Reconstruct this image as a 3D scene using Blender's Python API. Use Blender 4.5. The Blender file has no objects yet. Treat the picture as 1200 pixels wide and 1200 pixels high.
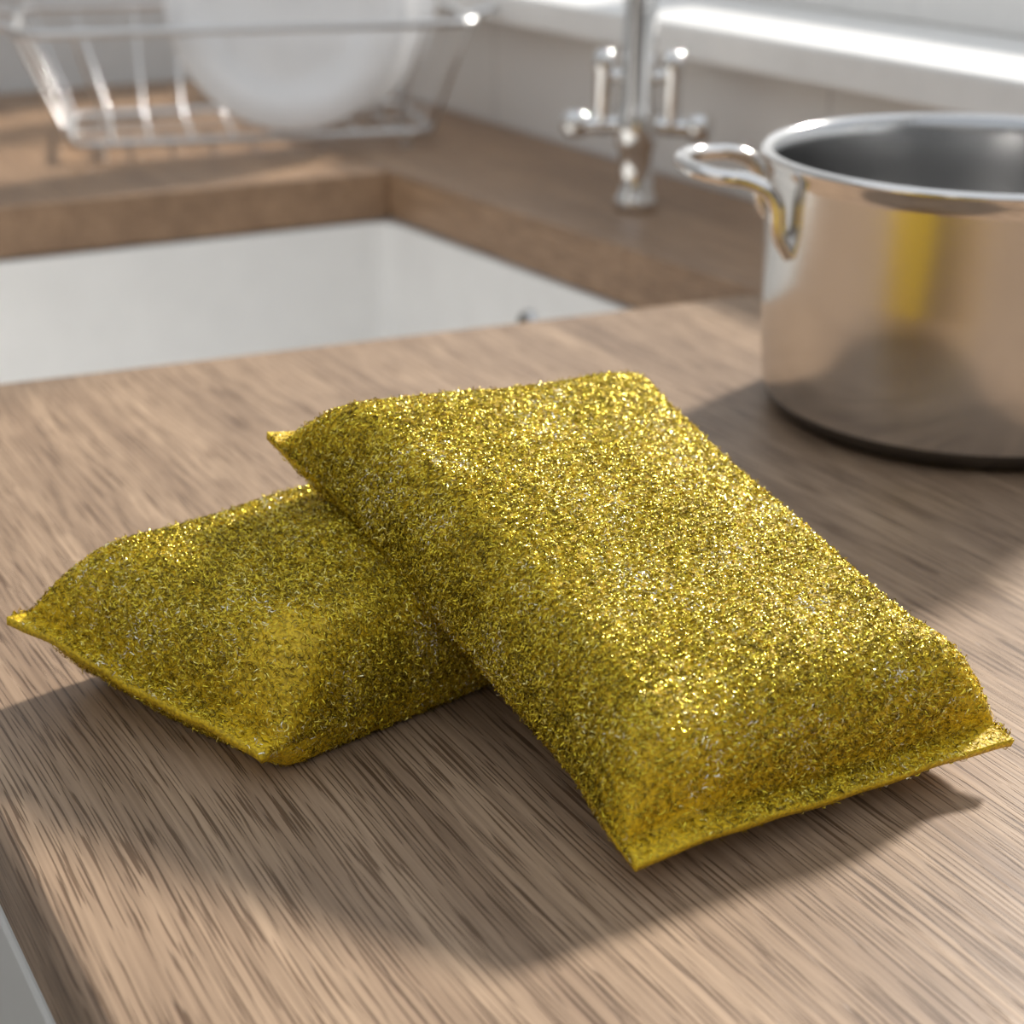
import bpy, bmesh, math
import numpy as np
from mathutils import Vector, Matrix
from mathutils.bvhtree import BVHTree
scene=bpy.context.scene
NX,NY=0.8660,0.5
BX,BY=-0.5,0.8660
def R(n,s,z=0.0): return (n*NX+s*BX, n*NY+s*BY, z)

# ---------------- materials ----------------
def newmat(name):
    m=bpy.data.materials.new(name); m.use_nodes=True
    nt=m.node_tree; b=nt.nodes['Principled BSDF']; return m,nt,b
def simple(name,col,rough=.5,metal=0.,bump=None,aniso=None,spec=None):
    m,nt,b=newmat(name)
    b.inputs['Base Color'].default_value=(*col,1); b.inputs['Roughness'].default_value=rough
    b.inputs['Metallic'].default_value=metal
    if spec is not None: b.inputs['Specular IOR Level'].default_value=spec
    tc=nt.nodes.new('ShaderNodeTexCoord')
    n=nt.nodes.new('ShaderNodeTexNoise'); n.inputs['Scale'].default_value=bump[0] if bump else 30
    n.inputs['Detail'].default_value=4
    nt.links.new(tc.outputs['Object'],n.inputs['Vector'])
    mx=nt.nodes.new('ShaderNodeMix'); mx.data_type='RGBA'
    mx.inputs[6].default_value=(*[c*.93 for c in col],1); mx.inputs[7].default_value=(*[min(1,c*1.05) for c in col],1)
    nt.links.new(n.outputs[0],mx.inputs[0]); nt.links.new(mx.outputs[2],b.inputs['Base Color'])
    if bump:
        bp=nt.nodes.new('ShaderNodeBump'); bp.inputs['Strength'].default_value=bump[1]; bp.inputs['Distance'].default_value=.001
        nt.links.new(n.outputs[0],bp.inputs['Height']); nt.links.new(bp.outputs[0],b.inputs['Normal'])
    if aniso:
        b.inputs['Anisotropic'].default_value=aniso
        t=nt.nodes.new('ShaderNodeTangent'); t.direction_type='RADIAL'; t.axis='Z'
        nt.links.new(t.outputs[0],b.inputs['Tangent'])
    return m

def wood(name,light,dark,pore,angle,rough=.42,bumpd=.0005):
    m,nt,b=newmat(name); L=nt.links; N=nt.nodes.new
    tc=N('ShaderNodeTexCoord')
    vr=N('ShaderNodeVectorRotate'); vr.rotation_type='Z_AXIS'; vr.inputs['Angle'].default_value=-math.radians(angle)
    L.new(tc.outputs['Object'],vr.inputs['Vector'])
    wn=N('ShaderNodeTexNoise'); wn.inputs['Scale'].default_value=3.5; wn.inputs['Detail'].default_value=1
    L.new(vr.outputs[0],wn.inputs['Vector'])
    sub=N('ShaderNodeVectorMath'); sub.operation='MULTIPLY_ADD'
    sub.inputs[1].default_value=(0,.025,.0); L.new(wn.outputs['Color'],sub.inputs[0]); L.new(vr.outputs[0],sub.inputs[2])
    def nz(sx,sy,detail,scale=1,rough=.6,dist=0):
        mp=N('ShaderNodeMapping'); mp.inputs['Scale'].default_value=(sx,sy,sy); L.new(sub.outputs[0],mp.inputs['Vector'])
        n=N('ShaderNodeTexNoise'); n.inputs['Scale'].default_value=scale; n.inputs['Detail'].default_value=detail
        n.inputs['Roughness'].default_value=rough; n.inputs['Distortion'].default_value=dist
        L.new(mp.outputs[0],n.inputs['Vector']); return n
    def ramp(src,a,bb,ca,cb):
        r=N('ShaderNodeValToRGB'); r.color_ramp.elements[0].position=a; r.color_ramp.elements[1].position=bb
        r.color_ramp.elements[0].color=(*ca,1); r.color_ramp.elements[1].color=(*cb,1); L.new(src,r.inputs[0]); return r
    big=nz(3,50,4,dist=.2); med=nz(9,560,3); fine=nz(30,1350,1,rough=.5); patch=nz(2.0,4,2)
    r1=ramp(big.outputs[0],.28,.72,dark,light)
    r2=ramp(med.outputs[0],.38,.60,(.76,.74,.72),(1.08,1.08,1.07))
    r3=ramp(fine.outputs[0],.395,.445,pore,(1.03,1.03,1.03))
    r4=ramp(patch.outputs[0],.35,.65,(.88,.88,.89),(1.08,1.07,1.06))
    cur=r1.outputs[0]
    for r in (r2,r3,r4):
        mx=N('ShaderNodeMix'); mx.data_type='RGBA'; mx.blend_type='MULTIPLY'; mx.inputs[0].default_value=1
        L.new(cur,mx.inputs[6]); L.new(r.outputs[0],mx.inputs[7]); cur=mx.outputs[2]
    L.new(cur,b.inputs['Base Color'])
    b.inputs['Roughness'].default_value=rough
    ad=N('ShaderNodeMath'); ad.operation='MULTIPLY_ADD'; ad.inputs[1].default_value=.5
    L.new(med.outputs[0],ad.inputs[0]); L.new(r3.outputs[0],ad.inputs[2])
    bp=N('ShaderNodeBump'); bp.inputs['Strength'].default_value=.6; bp.inputs['Distance'].default_value=bumpd
    L.new(ad.outputs[0],bp.inputs['Height']); L.new(bp.outputs[0],b.inputs['Normal'])
    return m
M_wood=wood('oak_worktop',(.43,.305,.205),(.26,.175,.115),(.44,.39,.35),120,bumpd=.0004)
M_wood2=wood('oak_worktop_far',(.44,.285,.175),(.28,.175,.105),(.7,.65,.6),120,.4)
M_ceramic=simple('white_ceramic',(.90,.89,.87),.14)
M_plate=simple('plate_glaze',(.92,.92,.92),.08)
M_chrome=simple('chrome',(.82,.82,.82),.10,1)
M_wire=simple('rack_wire_chrome',(.72,.72,.72),.32,1)
M_steel=simple('brushed_steel',(.76,.75,.735),.20,1,aniso=.85)
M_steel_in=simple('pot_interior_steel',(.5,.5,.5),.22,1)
M_polish=simple('polished_steel',(.84,.82,.80),.12,1)
M_dark=simple('dark_metal',(.08,.08,.08),.4,.6)
M_white=simple('white_paint',(.90,.89,.87),.35,bump=(60,.1))
M_cab=simple('cabinet_paint',(.78,.77,.73),.4)
M_wall=simple('wall_paint',(.68,.69,.69),.7,bump=(80,.2))
M_roomwall=simple('room_wall_paint',(.40,.39,.38),.8)
M_reflblock=simple('dark_reflection_block',(.06,.05,.045),.5)  # dark colour for the added blocks that the pot mirrors
M_floor=simple('floor_stone',(.32,.29,.26),.6)
M_black=simple('pot_base_steel',(.16,.15,.14),.3,1)
def tiles():
    m,nt,b=newmat('splash_tiles'); L=nt.links; N=nt.nodes.new
    tc=N('ShaderNodeTexCoord'); vr=N('ShaderNodeVectorRotate'); vr.rotation_type='Z_AXIS'; vr.inputs['Angle'].default_value=-math.radians(120)
    L.new(tc.outputs['Object'],vr.inputs['Vector'])
    sp=N('ShaderNodeSeparateXYZ'); L.new(vr.outputs[0],sp.inputs[0])
    ad=N('ShaderNodeMath'); L.new(sp.outputs[0],ad.inputs[0]); L.new(sp.outputs[1],ad.inputs[1])
    cb=N('ShaderNodeCombineXYZ'); L.new(ad.outputs[0],cb.inputs[0]); L.new(sp.outputs[2],cb.inputs[1])
    br=N('ShaderNodeTexBrick'); br.inputs['Scale'].default_value=1
    br.inputs['Brick Width'].default_value=.20; br.inputs['Row Height'].default_value=.083; br.inputs['Mortar Size'].default_value=.0015
    br.inputs['Color1'].default_value=(.84,.83,.81,1); br.inputs['Color2'].default_value=(.82,.81,.79,1); br.inputs['Mortar'].default_value=(.66,.65,.64,1)
    L.new(cb.outputs[0],br.inputs['Vector']); L.new(br.outputs[0],b.inputs['Base Color']); b.inputs['Roughness'].default_value=.3
    return m
M_tile=tiles()

# ---------------- helpers ----------------
def add_obj(name,me,mats,parent=None,smooth=False):
    o=bpy.data.objects.new(name,me); scene.collection.objects.link(o)
    for m in (mats if isinstance(mats,(list,tuple)) else [mats]): me.materials.append(m)
    if smooth:
        for p in me.polygons: p.use_smooth=True
    if parent: o.parent=parent
    return o
def empty(name):
    o=bpy.data.objects.new(name,None); scene.collection.objects.link(o); o.empty_display_size=.02; return o
def prism(name,pts,z0,z1,mat,bevel=0,parent=None,rn=True):
    P=[R(a,b) if rn else (a,b,0) for a,b in pts]
    bm=bmesh.new()
    lo=[bm.verts.new((p[0],p[1],z0)) for p in P]; hi=[bm.verts.new((p[0],p[1],z1)) for p in P]
    bm.faces.new(lo[::-1]); bm.faces.new(hi)
    k=len(P)
    for i in range(k): bm.faces.new((lo[i],lo[(i+1)%k],hi[(i+1)%k],hi[i]))
    bmesh.ops.recalc_face_normals(bm,faces=bm.faces)
    me=bpy.data.meshes.new(name); bm.to_mesh(me); bm.free()
    o=add_obj(name,me,mat,parent)
    if bevel:
        md=o.modifiers.new('b','BEVEL'); md.width=bevel; md.segments=4; md.limit_method='ANGLE'
    return o
def box(name,n0,n1,s0,s1,z0,z1,mat,bevel=0,parent=None):
    return prism(name,[(n0,s0),(n1,s0),(n1,s1),(n0,s1)],z0,z1,mat,bevel,parent)
def tube(name,pts,r,mat,parent=None,cyclic=False,bez=False,res=8):
    cu=bpy.data.curves.new(name,'CURVE'); cu.dimensions='3D'; cu.bevel_depth=r; cu.bevel_resolution=4; cu.use_fill_caps=True
    if bez:
        sp=cu.splines.new('BEZIER'); sp.bezier_points.add(len(pts)-1); cu.resolution_u=res
        for q,p in zip(sp.bezier_points,pts):
            q.co=p; q.handle_left_type='AUTO'; q.handle_right_type='AUTO'
    else:
        sp=cu.splines.new('POLY'); sp.points.add(len(pts)-1)
        for q,p in zip(sp.points,pts): q.co=(*p,1)
    sp.use_cyclic_u=cyclic; sp.use_smooth=True
    o=bpy.data.objects.new(name+'_c',cu); scene.collection.objects.link(o)
    dg=bpy.context.evaluated_depsgraph_get(); dg.update()
    me=bpy.data.meshes.new_from_object(o.evaluated_get(dg)); bpy.data.objects.remove(o)
    return add_obj(name,me,mat,parent,smooth=True)
def join(name,objs,parent=None):
    bm=bmesh.new(); mats=[]
    for o in objs:
        idx={}
        for i,m in enumerate(o.data.materials):
            if m not in mats: mats.append(m)
            idx[i]=mats.index(m)
        k=len(bm.faces); bm.from_mesh(o.data); bm.faces.ensure_lookup_table()
        for f in bm.faces[k:]: f.material_index=idx.get(f.material_index,0)
    me=bpy.data.meshes.new(name); bm.to_mesh(me); bm.free()
    for o in objs: bpy.data.objects.remove(o)
    o=bpy.data.objects.new(name,me); scene.collection.objects.link(o)
    for m in mats: me.materials.append(m)
    if parent: o.parent=parent
    return o
def lathe(name,prof,center,mat,parent=None,seg=96,mats_idx=None):
    v=[];f=[]
    for r,z in prof:
        for i in range(seg):
            a=2*math.pi*i/seg; v.append((r*math.cos(a),r*math.sin(a),z))
    for j in range(len(prof)-1):
        for i in range(seg):
            i2=(i+1)%seg; f.append((j*seg+i,j*seg+i2,(j+1)*seg+i2,(j+1)*seg+i))
    me=bpy.data.meshes.new(name); me.from_pydata(v,[],f); me.update()
    o=add_obj(name,me,mat,parent,smooth=True)
    if mats_idx:
        for j in range(len(prof)-1):
            for i in range(seg): me.polygons[j*seg+i].material_index=mats_idx[j]
    o.location=center
    return o

# ---------------- room ----------------
WN=.6455; CF=.0565; BS=1.50; TH=.033; WC=WN-.001; BC=BS-.001
ctr=empty('kitchen_counter')
slabA=prism('worktop_near',[(CF,-.7),(WC,-.7),(WC,.618),(.512,.635),(CF,.694)],-TH,0,M_wood,.005,ctr)
slabB=prism('worktop_tap_side',[(.512,.635),(WC,.618),(WC,BC),(.470,BC),(.486,1.012)],-TH,0,M_wood2,.002,ctr)
slabC=prism('worktop_rack_side',[(CF,1.040),(.486,1.012),(.470,BC),(CF,BC)],-TH,0,M_wood2,.002,ctr)
box('cabinet_near',CF+.02,WC,-.7,.60,-.899,-TH,M_cab,.002,ctr)
for i,s in enumerate((-.55,-.1,.16)):
    box('cabinet_door_%d'%(i+1),CF+.002,CF+.02,s,s+(.44 if i==0 else .25),-.86,-TH-.012,M_cab,.002,ctr)
box('cabinet_rack',CF+.02,WC,1.12,BC,-.899,-TH,M_cab,.002,ctr)
box('cabinet_sink',CF+.03,WC,.60,1.12,-.899,-.29,M_cab,.002,ctr)
def basin():
    inner=[(.100,.712),(.508,.646),(.482,1.008),(.100,1.034)]
    def rounded(pts,r,k=6):
        out=[]
        m=len(pts)
        for i in range(m):
            p=Vector(pts[i]); a=(Vector(pts[i-1])-p).normalized(); b=(Vector(pts[(i+1)%m])-p).normalized()
            p0=p+a*r; p1=p+b*r
            for j in range(k+1):
                t=j/k; out.append(tuple((1-t)**2*p0+2*t*(1-t)*p+t*t*p1))
        return out
    def scale(pts,d):
        c=Vector((.30,.85)); return [tuple(c+(Vector(p)-c)*(1+d)) for p in pts]
    i0=rounded(inner,.018)
    outr=rounded([(.060,.672),(.548,.606),(.522,1.05),(.060,1.074)],.012)
    rings=[(outr,-.27),(outr,-TH-.001),(i0,-TH-.001),(i0,-.22),(scale(i0,-.06),-.245),(scale(i0,-.95),-.25)]
    v=[];f=[];k=len(i0)
    for pts,z in rings:
        for p in pts: v.append(R(p[0],p[1],z))
    for j in range(len(rings)-1):
        for i in range(k):
            f.append((j*k+i,j*k+(i+1)%k,(j+1)*k+(i+1)%k,(j+1)*k+i))
    f.append([(len(rings)-1)*k+i for i in range(k)]); f.append([i for i in range(k)][::-1])
    me=bpy.data.meshes.new('kitchen_sink'); me.from_pydata(v,[],f); me.update()
    bm=bmesh.new(); bm.from_mesh(me); bmesh.ops.recalc_face_normals(bm,faces=bm.faces); bm.to_mesh(me); bm.free()
    return add_obj('kitchen_sink',me,M_ceramic)
sink=basin()
ov=lathe('overflow_ring',[(.0,.0015),(.006,.0015),(.0075,.003),(.009,.003),(.010,0)],(0,0,0),[M_dark,M_chrome],sink,32,mats_idx=[0,0,1,1])
nrm=Vector(R(-1,-.07)).normalized()
ov.rotation_euler=nrm.to_track_quat('Z','Y').to_euler()
ov.location=Vector(R(.508-.026*.52,.646+.362*.52,-.066))+nrm*.001
w=empty('wall_window_side')
box('wall_below',WN,WN+.16,-2.2,BS+.2,-.9,.083,M_tile,0,w)
box('wall_above',WN,WN+.16,-2.2,BS+.2,1.25,1.6,M_wall,0,w)
box('wall_pier_near',WN,WN+.16,-2.2,-.5,.083,1.25,M_wall,0,w)
box('wall_back',-2.4,WN,BS,BS+.1,-.9,1.6,M_wall)
box('trim_1',-2.4,WN-.002,BS-.018,BS,.115,.15,M_white,.003)
box('wall_front',-2.4,WN+.16,-2.3,-2.2,-.9,1.6,M_roomwall)
box('wall_left',-2.5,-2.4,-2.3,BS+.1,-.9,1.6,M_roomwall)
box('floor',-2.5,WN+.2,-2.3,BS+.2,-1.0,-.9,M_floor)
box('trim_2',WN-.028,WN+.16,-.5,BS-.02,.083,.105,M_white,.003)
for s in (-1.9,-.7): box('reflection_block',-2.39,-1.8,s,s+.55,-.9,1.3,M_reflblock,.004)  # unseen dark boxes, added to put dark streaks into the pot's reflection
win=empty('window_1')
n0,n1=WN+.10,WN+.15
box('frame_bottom',n0,n1,-.5,BS-.02,.105,.15,M_white,.003,win)
box('frame_top',n0,n1,-.5,BS-.02,1.20,1.25,M_white,.003,win)
for i,s in enumerate((-.5,.10,.98,1.43)):
    box('frame_post_%d'%i,n0,n1,s,s+.045,.15,1.20,M_white,.003,win)

# ---------------- faucet ----------------
fa=empty('bridge_faucet')
F=Vector(R(.566,.828)); fx,fy=F.x,F.y
lathe('column',[(0,0),(.0125,0),(.0135,.003),(.0125,.008),(.0105,.012),(.0105,.036),(.0125,.039),(.0135,.050),(.0125,.061),(.0105,.065),(.0100,.13),(.0095,.25)],(fx,fy,0),M_chrome,fa,48)
pts=[(fx,fy,.24)]
sd=Vector((-NX,-NY,0))
for i in range(13):
    a=math.pi*i/12; q=F+sd*(.06-.06*math.cos(a)); pts.append((q.x,q.y,.25+.06*math.sin(a)))
q=F+sd*.12; pts.append((q.x,q.y,.225))
tube('spout',pts,.0085,M_chrome,fa)
bd=Vector((.98,-.18,0)).normalized()
for sg,i in ((-1,1),(1,2)):
    c=F+bd*sg*.021; e=F+bd*sg*.038
    tube('bridge_arm_%d'%i,[(fx,fy,.052),(e.x,e.y,.050)],.0055,M_chrome,fa)
    lathe('handle_knob_%d'%i,[(0,.043),(.006,.0435),(.0085,.048),(.0085,.055),(.006,.0585),(0,.059)],(e.x,e.y,0),M_chrome,fa,32)
    lathe('valve_%d'%i,[(0,.046),(.005,.046),(.0055,.058),(.0055,.082),(.0065,.085),(.0065,.092),(.0045,.095),(0,.096)],(c.x,c.y,0),M_chrome,fa,32)
    tube('link_%d'%i,[(fx,fy,.080),(c.x,c.y,.080)],.004,M_chrome,fa)

# ---------------- saucepan ----------------
pot=empty('stockpot')
PC=(.1830,.629,0)
rr=.0830; H=.1035
prof=[(0,0.0005),(rr-.012,.0005),(rr-.007,.002),(rr-.0045,.006),(rr-.0035,.0075),(rr-.0035,.0085),(rr-.0025,.012),(rr-.001,.03),(rr,.06),(rr+.0005,H-.008),(rr+.0015,H-.004),(rr+.0035,H-.001),(rr+.0035,H+.0005),(rr+.001,H+.0015),(rr-.0015,H),(rr-.0025,H-.006),(rr-.003,H-.03),(rr-.004,.014),(rr-.008,.006),(rr-.016,.004),(0,.004)]
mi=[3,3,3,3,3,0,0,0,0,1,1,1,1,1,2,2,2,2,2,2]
lathe('pot_body',prof,PC,[M_steel,M_polish,M_steel_in,M_black],pot,160,mats_idx=mi)
def pot_handle(name,ang):
    a=math.radians(ang)
    def P(t,rad,z):
        return (PC[0]+math.cos(a)*rad-math.sin(a)*t, PC[1]+math.sin(a)*rad+math.cos(a)*t, z)
    w=.030
    r0=math.sqrt(rr*rr-w*w)
    pts=[P(-w,r0-.001,H-.034),P(-w,r0+.004,H-.026),P(-w,r0+.007,H-.012),P(-w+.001,rr+.008,H-.007),P(-w+.007,rr+.024,H-.005),P(-.012,rr+.032,H-.004),P(.012,rr+.032,H-.004),P(w-.007,rr+.024,H-.005),P(w-.001,rr+.008,H-.007),P(w,r0+.007,H-.012),P(w,r0+.004,H-.026),P(w,r0-.001,H-.034)]
    tube(name,pts,.0032,M_polish,pot,bez=True)
pot_handle('handle_1',178); pot_handle('handle_2',-2)

# ---------------- dish rack + plates ----------------
rack=empty('dish_rack')
RC=Vector((-.200,1.245,0)); ra=math.radians(14)
def K(x,y,z): return (RC.x+x*math.cos(ra)-y*math.sin(ra), RC.y+x*math.sin(ra)+y*math.cos(ra), z)
def loop(name,hx,hy,z,r,cx0=0):
    pts=[]
    c=.02
    for cx,cy,a0 in ((hx-c,hy-c,0),(-hx+c,hy-c,90),(-hx+c,-hy+c,180),(hx-c,-hy+c,270)):
        for k in range(7):
            a=math.radians(a0+15*k); pts.append(K(cx0+cx+c*math.cos(a),cy+c*math.sin(a),z))
    return tube(name,pts,r,M_wire,rack,cyclic=True)
loop('top_rail',.160,.09,.090,.0030); loop('base_rail',.130,.07,.012,.0026)
ws=[]
for x in (-.145,-.115,.115,.145):
    ws.append(tube('w',[K(x*1.05,-.09,.090),K(x*.88,-.07,.012),K(x*.88,.07,.012),K(x*1.05,.09,.090)],.0013,M_wire))
for x in (-.075,-.045,-.015,.015,.045,.075):
    ws.append(tube('w',[K(x,-.07,.012),K(x,.07,.012),K(x,.09,.090)],.0013,M_wire))
for j in range(4):
    y=-.06+.04*j
    ws.append(tube('w',[K(-.160,y*1.2,.090),K(-.13,y,.012),K(.13,y,.012),K(.160,y*1.2,.090)],.0013,M_wire))
for x in (-.11,.11):
    for y in (-.06,.06): ws.append(tube('w',[K(x,y,.012),K(x,y,.0002)],.004,M_wire))
for sx in (-1,1):
    ws.append(tube('w',[K(sx*.160,-.045,.090),K(sx*.185,-.035,.094),K(sx*.185,.035,.094),K(sx*.160,.045,.090)],.003,M_wire,bez=True))
join('rack_wires',ws,rack)
def plate(name,x,y,rad,yaw,tilt,z):
    pr=[(0,.0),(rad*.5,.0),(rad*.52,.0),(rad*.55,.003),(rad*.66,.006),(rad*.72,.011),(rad*.98,.0165),(rad,.018),(rad*.985,.0195),(rad*.72,.0145),(rad*.64,.0095),(rad*.55,.0075),(0,.0072)]
    o=lathe(name,pr,K(x,y,z),M_plate,None,96)
    o.rotation_euler=(math.radians(90-tilt),0,math.radians(yaw))
    return o
plate('dinner_plate',.026,-.045,.088,22,8,.101)
plate('dinner_plate',.056,.0,.088,22,8,.102)

# ---------------- sponges ----------------
def fibre_material(name):
    m,nt,b=newmat(name); L=nt.links; N=nt.nodes.new
    g=N('ShaderNodeNewGeometry'); tc=N('ShaderNodeTexCoord')
    n=N('ShaderNodeTexNoise'); n.inputs['Scale'].default_value=55; n.inputs['Detail'].default_value=3
    L.new(tc.outputs['Object'],n.inputs['Vector'])
    mr=N('ShaderNodeMapRange'); mr.inputs[1].default_value=.32; mr.inputs[2].default_value=.66; mr.inputs[3].default_value=-.19; mr.inputs[4].default_value=.05
    L.new(n.outputs[0],mr.inputs[0])
    ad=N('ShaderNodeMath'); ad.use_clamp=True; L.new(g.outputs['Random Per Island'],ad.inputs[0]); L.new(mr.outputs[0],ad.inputs[1])
    r=N('ShaderNodeValToRGB'); cr=r.color_ramp
    els=[(0,(.17,.12,.010)),(.25,(.42,.31,.018)),(.5,(.80,.61,.034)),(.78,(.96,.77,.06)),(.90,(.97,.86,.32)),(1,(.98,.96,.84))]
    cr.elements[0].position=0; cr.elements[0].color=(*els[0][1],1); cr.elements[1].position=1; cr.elements[1].color=(*els[-1][1],1)
    for p,c in els[1:-1]:
        e=cr.elements.new(p); e.color=(*c,1)
    L.new(ad.outputs[0],r.inputs[0]); L.new(r.outputs[0],b.inputs['Base Color'])
    b.inputs['Metallic'].default_value=.62; b.inputs['Roughness'].default_value=.24
    return m
def fabric_material(name):
    m,nt,b=newmat(name); L=nt.links; N=nt.nodes.new
    tc=N('ShaderNodeTexCoord'); n=N('ShaderNodeTexNoise'); n.inputs['Scale'].default_value=1100; n.inputs['Detail'].default_value=2
    L.new(tc.outputs['Object'],n.inputs['Vector']); r=N('ShaderNodeValToRGB')
    r.color_ramp.elements[0].position=.35; r.color_ramp.elements[1].position=.62
    r.color_ramp.elements[0].color=(.52,.34,.006,1); r.color_ramp.elements[1].color=(.95,.65,.014,1)
    L.new(n.outputs[0],r.inputs[0]); L.new(r.outputs[0],b.inputs['Base Color']); b.inputs['Roughness'].default_value=.55
    bp=N('ShaderNodeBump'); bp.inputs['Strength'].default_value=.7; bp.inputs['Distance'].default_value=.0005
    L.new(n.outputs[0],bp.inputs['Height']); L.new(bp.outputs[0],b.inputs['Normal'])
    return m
M_fib=fibre_material('gold_tinsel_yarn'); M_fab=fabric_material('yellow_knit_fabric')

def sponge(A,B,C,D,Tt,Tb,name,nf,avoid=None,fw=.0065,pinch=.05,seed=1,rise_u=.024,rise_v=.020,crown=.18,patch=None,pl=.030):
    rg=np.random.default_rng(seed)
    A,B,C,D=[np.array(p,float) for p in (A,B,C,D)]
    Lu=(np.linalg.norm(D-A)+np.linalg.norm(C-B))/2; Lv=(np.linalg.norm(B-A)+np.linalg.norm(C-D))/2
    nu,nv=180,130
    def ep(n,fr):
        t=np.linspace(0,1,n); return t-fr*np.sin(2*np.pi*t)/(2*np.pi)
    u=ep(nu,.75); v=ep(nv,.88)
    U,V=np.meshgrid(u,v,indexing='ij')
    up=np.cross(B-A,D-A); up/=np.linalg.norm(up)
    eu=np.minimum(U,1-U)*Lu; ev=np.minimum(V,1-V)*Lv
    ub=np.clip((eu-fw)/rise_u,0,1); fu=np.sqrt(1-(1-ub)**2)*.9+.1*(1-(1-ub)**2)
    vb=np.clip(ev/rise_v,0,1); fv=np.sqrt(1-(1-vb)**2)
    g=np.clip(eu/pl,0,1); g=g*g*(3-2*g)
    gv=np.sin(np.pi*V)**.6
    V2=.5+(V-.5)*(1-2*pinch*g)
    U2=.5+(U-.5)*(1-.024*gv)
    mid=(1-U2)[...,None]*((1-V2)[...,None]*A+V2[...,None]*B)+U2[...,None]*((1-V2)[...,None]*D+V2[...,None]*C)
    ph=rg.uniform(0,6,6)
    lump=1+.035*np.sin(7*U+ph[0])*np.cos(5*V+ph[1])+.02*np.sin(17*U+ph[2]+4*V)+.015*np.sin(15*V+ph[3]-6*U)
    cr=1+crown*(np.sin(np.pi*U)*np.sin(np.pi*V)-.6)
    rim=.0002+.0011*(1-g)
    tt=(rim+Tt*fu*fv*cr*lump)
    wr=(.0010*np.sin(V*8+ph[4])+.0003*np.sin(V*31+ph[5]))*(1-g)
    top=mid+(tt+wr)[...,None]*up
    bot=mid-(rim+Tb*fu*fv-wr)[...,None]*up
    for arr in (top,bot): arr[...,2]=np.maximum(arr[...,2],.0012)
    if avoid is not None:
        for i in range(nu):
            for j in range(nv):
                p=bot[i,j]; hit=avoid.ray_cast(Vector((p[0],p[1],.3)),Vector((0,0,-1)))
                if hit[0] is not None and p[2]<hit[0].z+.0010:
                    bot[i,j,2]=hit[0].z+.0010
                p=top[i,j]; hit=avoid.ray_cast(Vector((p[0],p[1],.3)),Vector((0,0,-1)))
                if hit[0] is not None and p[2]<hit[0].z+.0020: top[i,j,2]=hit[0].z+.0020
    verts=np.concatenate([top.reshape(-1,3),bot.reshape(-1,3)]); n=nu*nv
    ii,jj=np.meshgrid(np.arange(nu-1),np.arange(nv-1),indexing='ij'); a=(ii*nv+jj).ravel()
    ftop=np.stack([a,a+nv,a+nv+1,a+1],1)[:,::-1]; fbot=np.stack([a,a+nv,a+nv+1,a+1],1)+n
    side=[]
    for j in range(nv-1):
        side.append((j,j+1,n+j+1,n+j)); q=(nu-1)*nv+j; side.append((q+1,q,n+q,n+q+1))
    for i in range(nu-1):
        q=i*nv; side.append((q+nv,q,n+q,n+q+nv)); q=i*nv+nv-1; side.append((q,q+nv,n+q+nv,n+q))
    faces=np.concatenate([ftop,fbot,np.array(side)])
    me=bpy.data.meshes.new(name); me.from_pydata(verts.tolist(),[],faces.tolist()); me.update()
    bm=bmesh.new(); bm.from_mesh(me); bmesh.ops.recalc_face_normals(bm,faces=bm.faces); bm.to_mesh(me); bm.free()
    root=add_obj(name,me,M_fab,None,smooth=True)
    bvh=BVHTree.FromPolygons([tuple(x) for x in verts],faces.tolist())
    ud=(D-A)/np.linalg.norm(D-A)
    def samp(P,flip,count,wt):
        p00=P[:-1,:-1].reshape(-1,3);p10=P[1:,:-1].reshape(-1,3);p01=P[:-1,1:].reshape(-1,3);p11=P[1:,1:].reshape(-1,3)
        nn=np.cross(p11-p00,p01-p10); ar=np.linalg.norm(nn,axis=1)/2
        wgt=ar*wt[:-1,:-1].ravel(); wgt/=wgt.sum()
        idx=rg.choice(len(ar),count,p=wgt)
        a=rg.random((count,1)); b=rg.random((count,1))
        pos=(1-a)*(1-b)*p00[idx]+a*(1-b)*p10[idx]+(1-a)*b*p01[idx]+a*b*p11[idx]
        nr=nn[idx]/(np.linalg.norm(nn[idx],axis=1,keepdims=True)+1e-12)
        if np.dot(nr.mean(0),up)*(1 if not flip else -1)<0: nr=-nr
        t1=p01[idx]-p00[idx]; t1/=np.linalg.norm(t1,axis=1,keepdims=True)+1e-12
        return pos,nr,t1
    wt=np.where(eu<fw*1.1,.70,1.0)
    ear=np.exp(-((eu/.019)**2+(ev/.024)**2)); wt=wt*(1-.82*ear)*(1+1.2*g*np.exp(-(ev/.003)**2))
    if patch:
        for (pu,pv,ru,rv,am) in patch: wt=wt*(1-am*np.exp(-(((U-pu)/ru)**2+((V-pv)/rv)**2)))
    k1=int(nf*.76)
    p1,n1,t1=samp(top,False,k1,wt); p2,n2,t2=samp(bot,True,nf-k1,wt)
    # yarn wrapping the two folded long sides
    ks=4500
    sp_,sn_,st_=[],[],[]
    for col in (0,nv-1):
        ui=rg.uniform(.05,.95,ks)*(nu-1); i0=ui.astype(int); f=(ui-i0)[:,None]
        q=(top[i0,col]*(1-f)+top[np.minimum(i0+1,nu-1),col]*f)
        vd=(B-A)/np.linalg.norm(B-A)*(-1 if col==0 else 1)
        keep=rg.random(ks)<np.clip(np.interp(ui,np.arange(nu),g[:,0]),.15,1)
        q=q[keep]; m_=len(q)
        sp_.append(q+up*rg.normal(0,.0004,(m_,1))); sn_.append(np.tile(vd,(m_,1))+rg.normal(0,.3,(m_,3))); st_.append(np.tile(up,(m_,1)))
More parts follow.
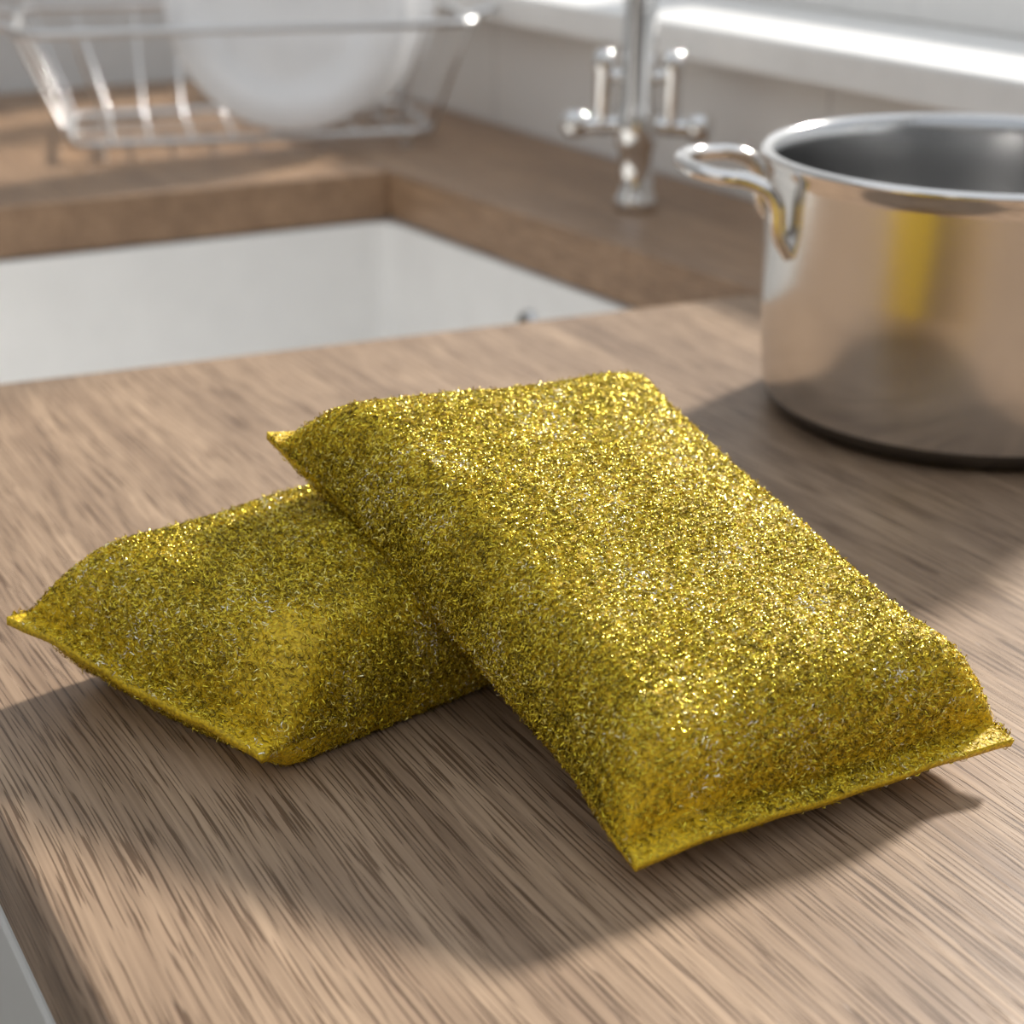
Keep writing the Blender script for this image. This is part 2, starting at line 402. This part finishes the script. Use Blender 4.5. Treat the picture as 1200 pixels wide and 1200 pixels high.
    ps=np.concatenate(sp_); ns=np.concatenate(sn_); ns/=np.linalg.norm(ns,axis=1,keepdims=True); ts=np.concatenate(st_)
    p=np.concatenate([p1,p2,ps]); nr=np.concatenate([n1,n2,ns]); t=np.concatenate([t1,t2,ts]); k=len(p)
    sd=np.cross(nr,t)
    du=p@ud; row=np.round(du/.0015); off=(row*.0015-du)
    fac=np.where(rg.random(k)<.65,.75,0)
    sgn=np.sign((sd@ud)); p=p+sd*(off*fac*sgn)[:,None]
    lean=np.where(row%2==0,.55,-.55)
    ang=(lean*np.where(fac>0,1,0)+rg.normal(0,1,k)*np.where(fac>0,.45,1.0))[:,None]
    d=t*np.cos(ang)+sd*np.sin(ang); s=np.cross(nr,d)
    ln=rg.uniform(.0010,.0021,k)[:,None]; ht=rg.uniform(.0001,.0006,k)[:,None]; ht[rg.random(k)<.05]*=2.6
    cv=rg.normal(0,.34,k)[:,None]; w=rg.uniform(.00016,.00032,k)[:,None]; al=rg.normal(0,.55,k)[:,None]; tw=rg.normal(0,.5,k)[:,None]
    h0=rg.uniform(-.0001,.0003,k)[:,None]
    VV=[]
    for sp in (-1,-.33,.33,1):
        c=p+d*ln*.5*sp+nr*(h0+ht*(1-sp*sp))+s*cv*ln*(sp*sp-.33)
        aa=al+tw*sp; wv=(s*np.cos(aa)+nr*np.sin(aa))*w*.5
        VV.append(c-wv); VV.append(c+wv)
    VV=np.stack(VV,1).reshape(-1,3)
    VV[:,2]=np.maximum(VV[:,2],.0003)
    base=(np.arange(k)*8)[:,None]
    F=np.concatenate([base+np.array([[0,1,3,2]]),base+np.array([[2,3,5,4]]),base+np.array([[4,5,7,6]])],1).reshape(-1,4)
    fm=bpy.data.meshes.new('tinsel'); fm.vertices.add(len(VV)); fm.vertices.foreach_set('co',VV.astype(np.float32).ravel())
    fm.loops.add(F.size); fm.loops.foreach_set('vertex_index',F.ravel().astype(np.int32))
    fm.polygons.add(len(F)); fm.polygons.foreach_set('loop_start',np.arange(0,F.size,4,dtype=np.int32))
    fm.update(calc_edges=True); fm.validate()
    add_obj('tinsel_fibres',fm,M_fib,root)
    return root,bvh
P=(-.136,.390,.022); Q=(-.0615,.3420,.008); Rr=(.052,.432,.016); S=(-.023,.482,.017)
back,bvh=sponge(P,Q,Rr,S,.0265,.020,'scrubbing_sponge',120000,seed=3,rise_u=.021,rise_v=.012,pinch=.03,patch=[(.13,.84,.08,.14,.75)])
A=(.0275,.299,.007); B=(.1240,.348,.009); C=(.0371,.4955,.0485); D=(-.0683,.4234,.063)
front,_=sponge(A,B,C,D,.0265,.010,'scrubbing_sponge',150000,avoid=bvh,seed=5,rise_u=.018,rise_v=.016,pinch=.05,pl=.036,patch=[(.05,.20,.06,.15,.5)])

# ---------------- light ----------------
wd=bpy.data.worlds.new('World'); scene.world=wd; wd.use_nodes=True
bg=wd.node_tree.nodes['Background']; nt=wd.node_tree
tc=nt.nodes.new('ShaderNodeTexCoord'); sx=nt.nodes.new('ShaderNodeSeparateXYZ'); nt.links.new(tc.outputs['Generated'],sx.inputs[0])
rp=nt.nodes.new('ShaderNodeValToRGB'); rp.color_ramp.elements[0].position=.0; rp.color_ramp.elements[0].color=(1,1,.99,1)
rp.color_ramp.elements[1].position=.6; rp.color_ramp.elements[1].color=(.62,.66,.71,1)
nt.links.new(sx.outputs[2],rp.inputs[0]); nt.links.new(rp.outputs[0],bg.inputs[0]); bg.inputs[1].default_value=1.15
sl=bpy.data.lights.new('sun','SUN'); sl.energy=5.6; sl.angle=math.radians(6); sl.color=(1,.95,.88)
so=bpy.data.objects.new('sun',sl); scene.collection.objects.link(so)
az=math.radians(50); el=math.radians(34)
dirv=Vector((math.cos(az)*math.cos(el),math.sin(az)*math.cos(el),math.sin(el)))
so.rotation_euler=dirv.to_track_quat('Z','Y').to_euler(); so.location=dirv*4

# ---------------- camera ----------------
cd=bpy.data.cameras.new('camera'); cam=bpy.data.objects.new('camera',cd); scene.collection.objects.link(cam)
cam.location=(0,0,.22); cam.rotation_euler=(math.radians(67),0,0); cd.lens=57; cd.sensor_width=36
cd.dof.use_dof=True; cd.dof.focus_distance=.405; cd.dof.aperture_fstop=11; cd.clip_start=.01
scene.camera=cam
# turn the whole place so that the room walls are axis aligned
bpy.context.view_layer.update()
Rz=Matrix.Rotation(-math.radians(30),4,'Z')
for o in [o for o in scene.objects if o.parent is None]:
    o.matrix_world=Rz@o.matrix_world
bpy.context.view_layer.update()
try:
    scene.view_settings.view_transform='Standard'; scene.view_settings.look='None'
except Exception as e: print(e)
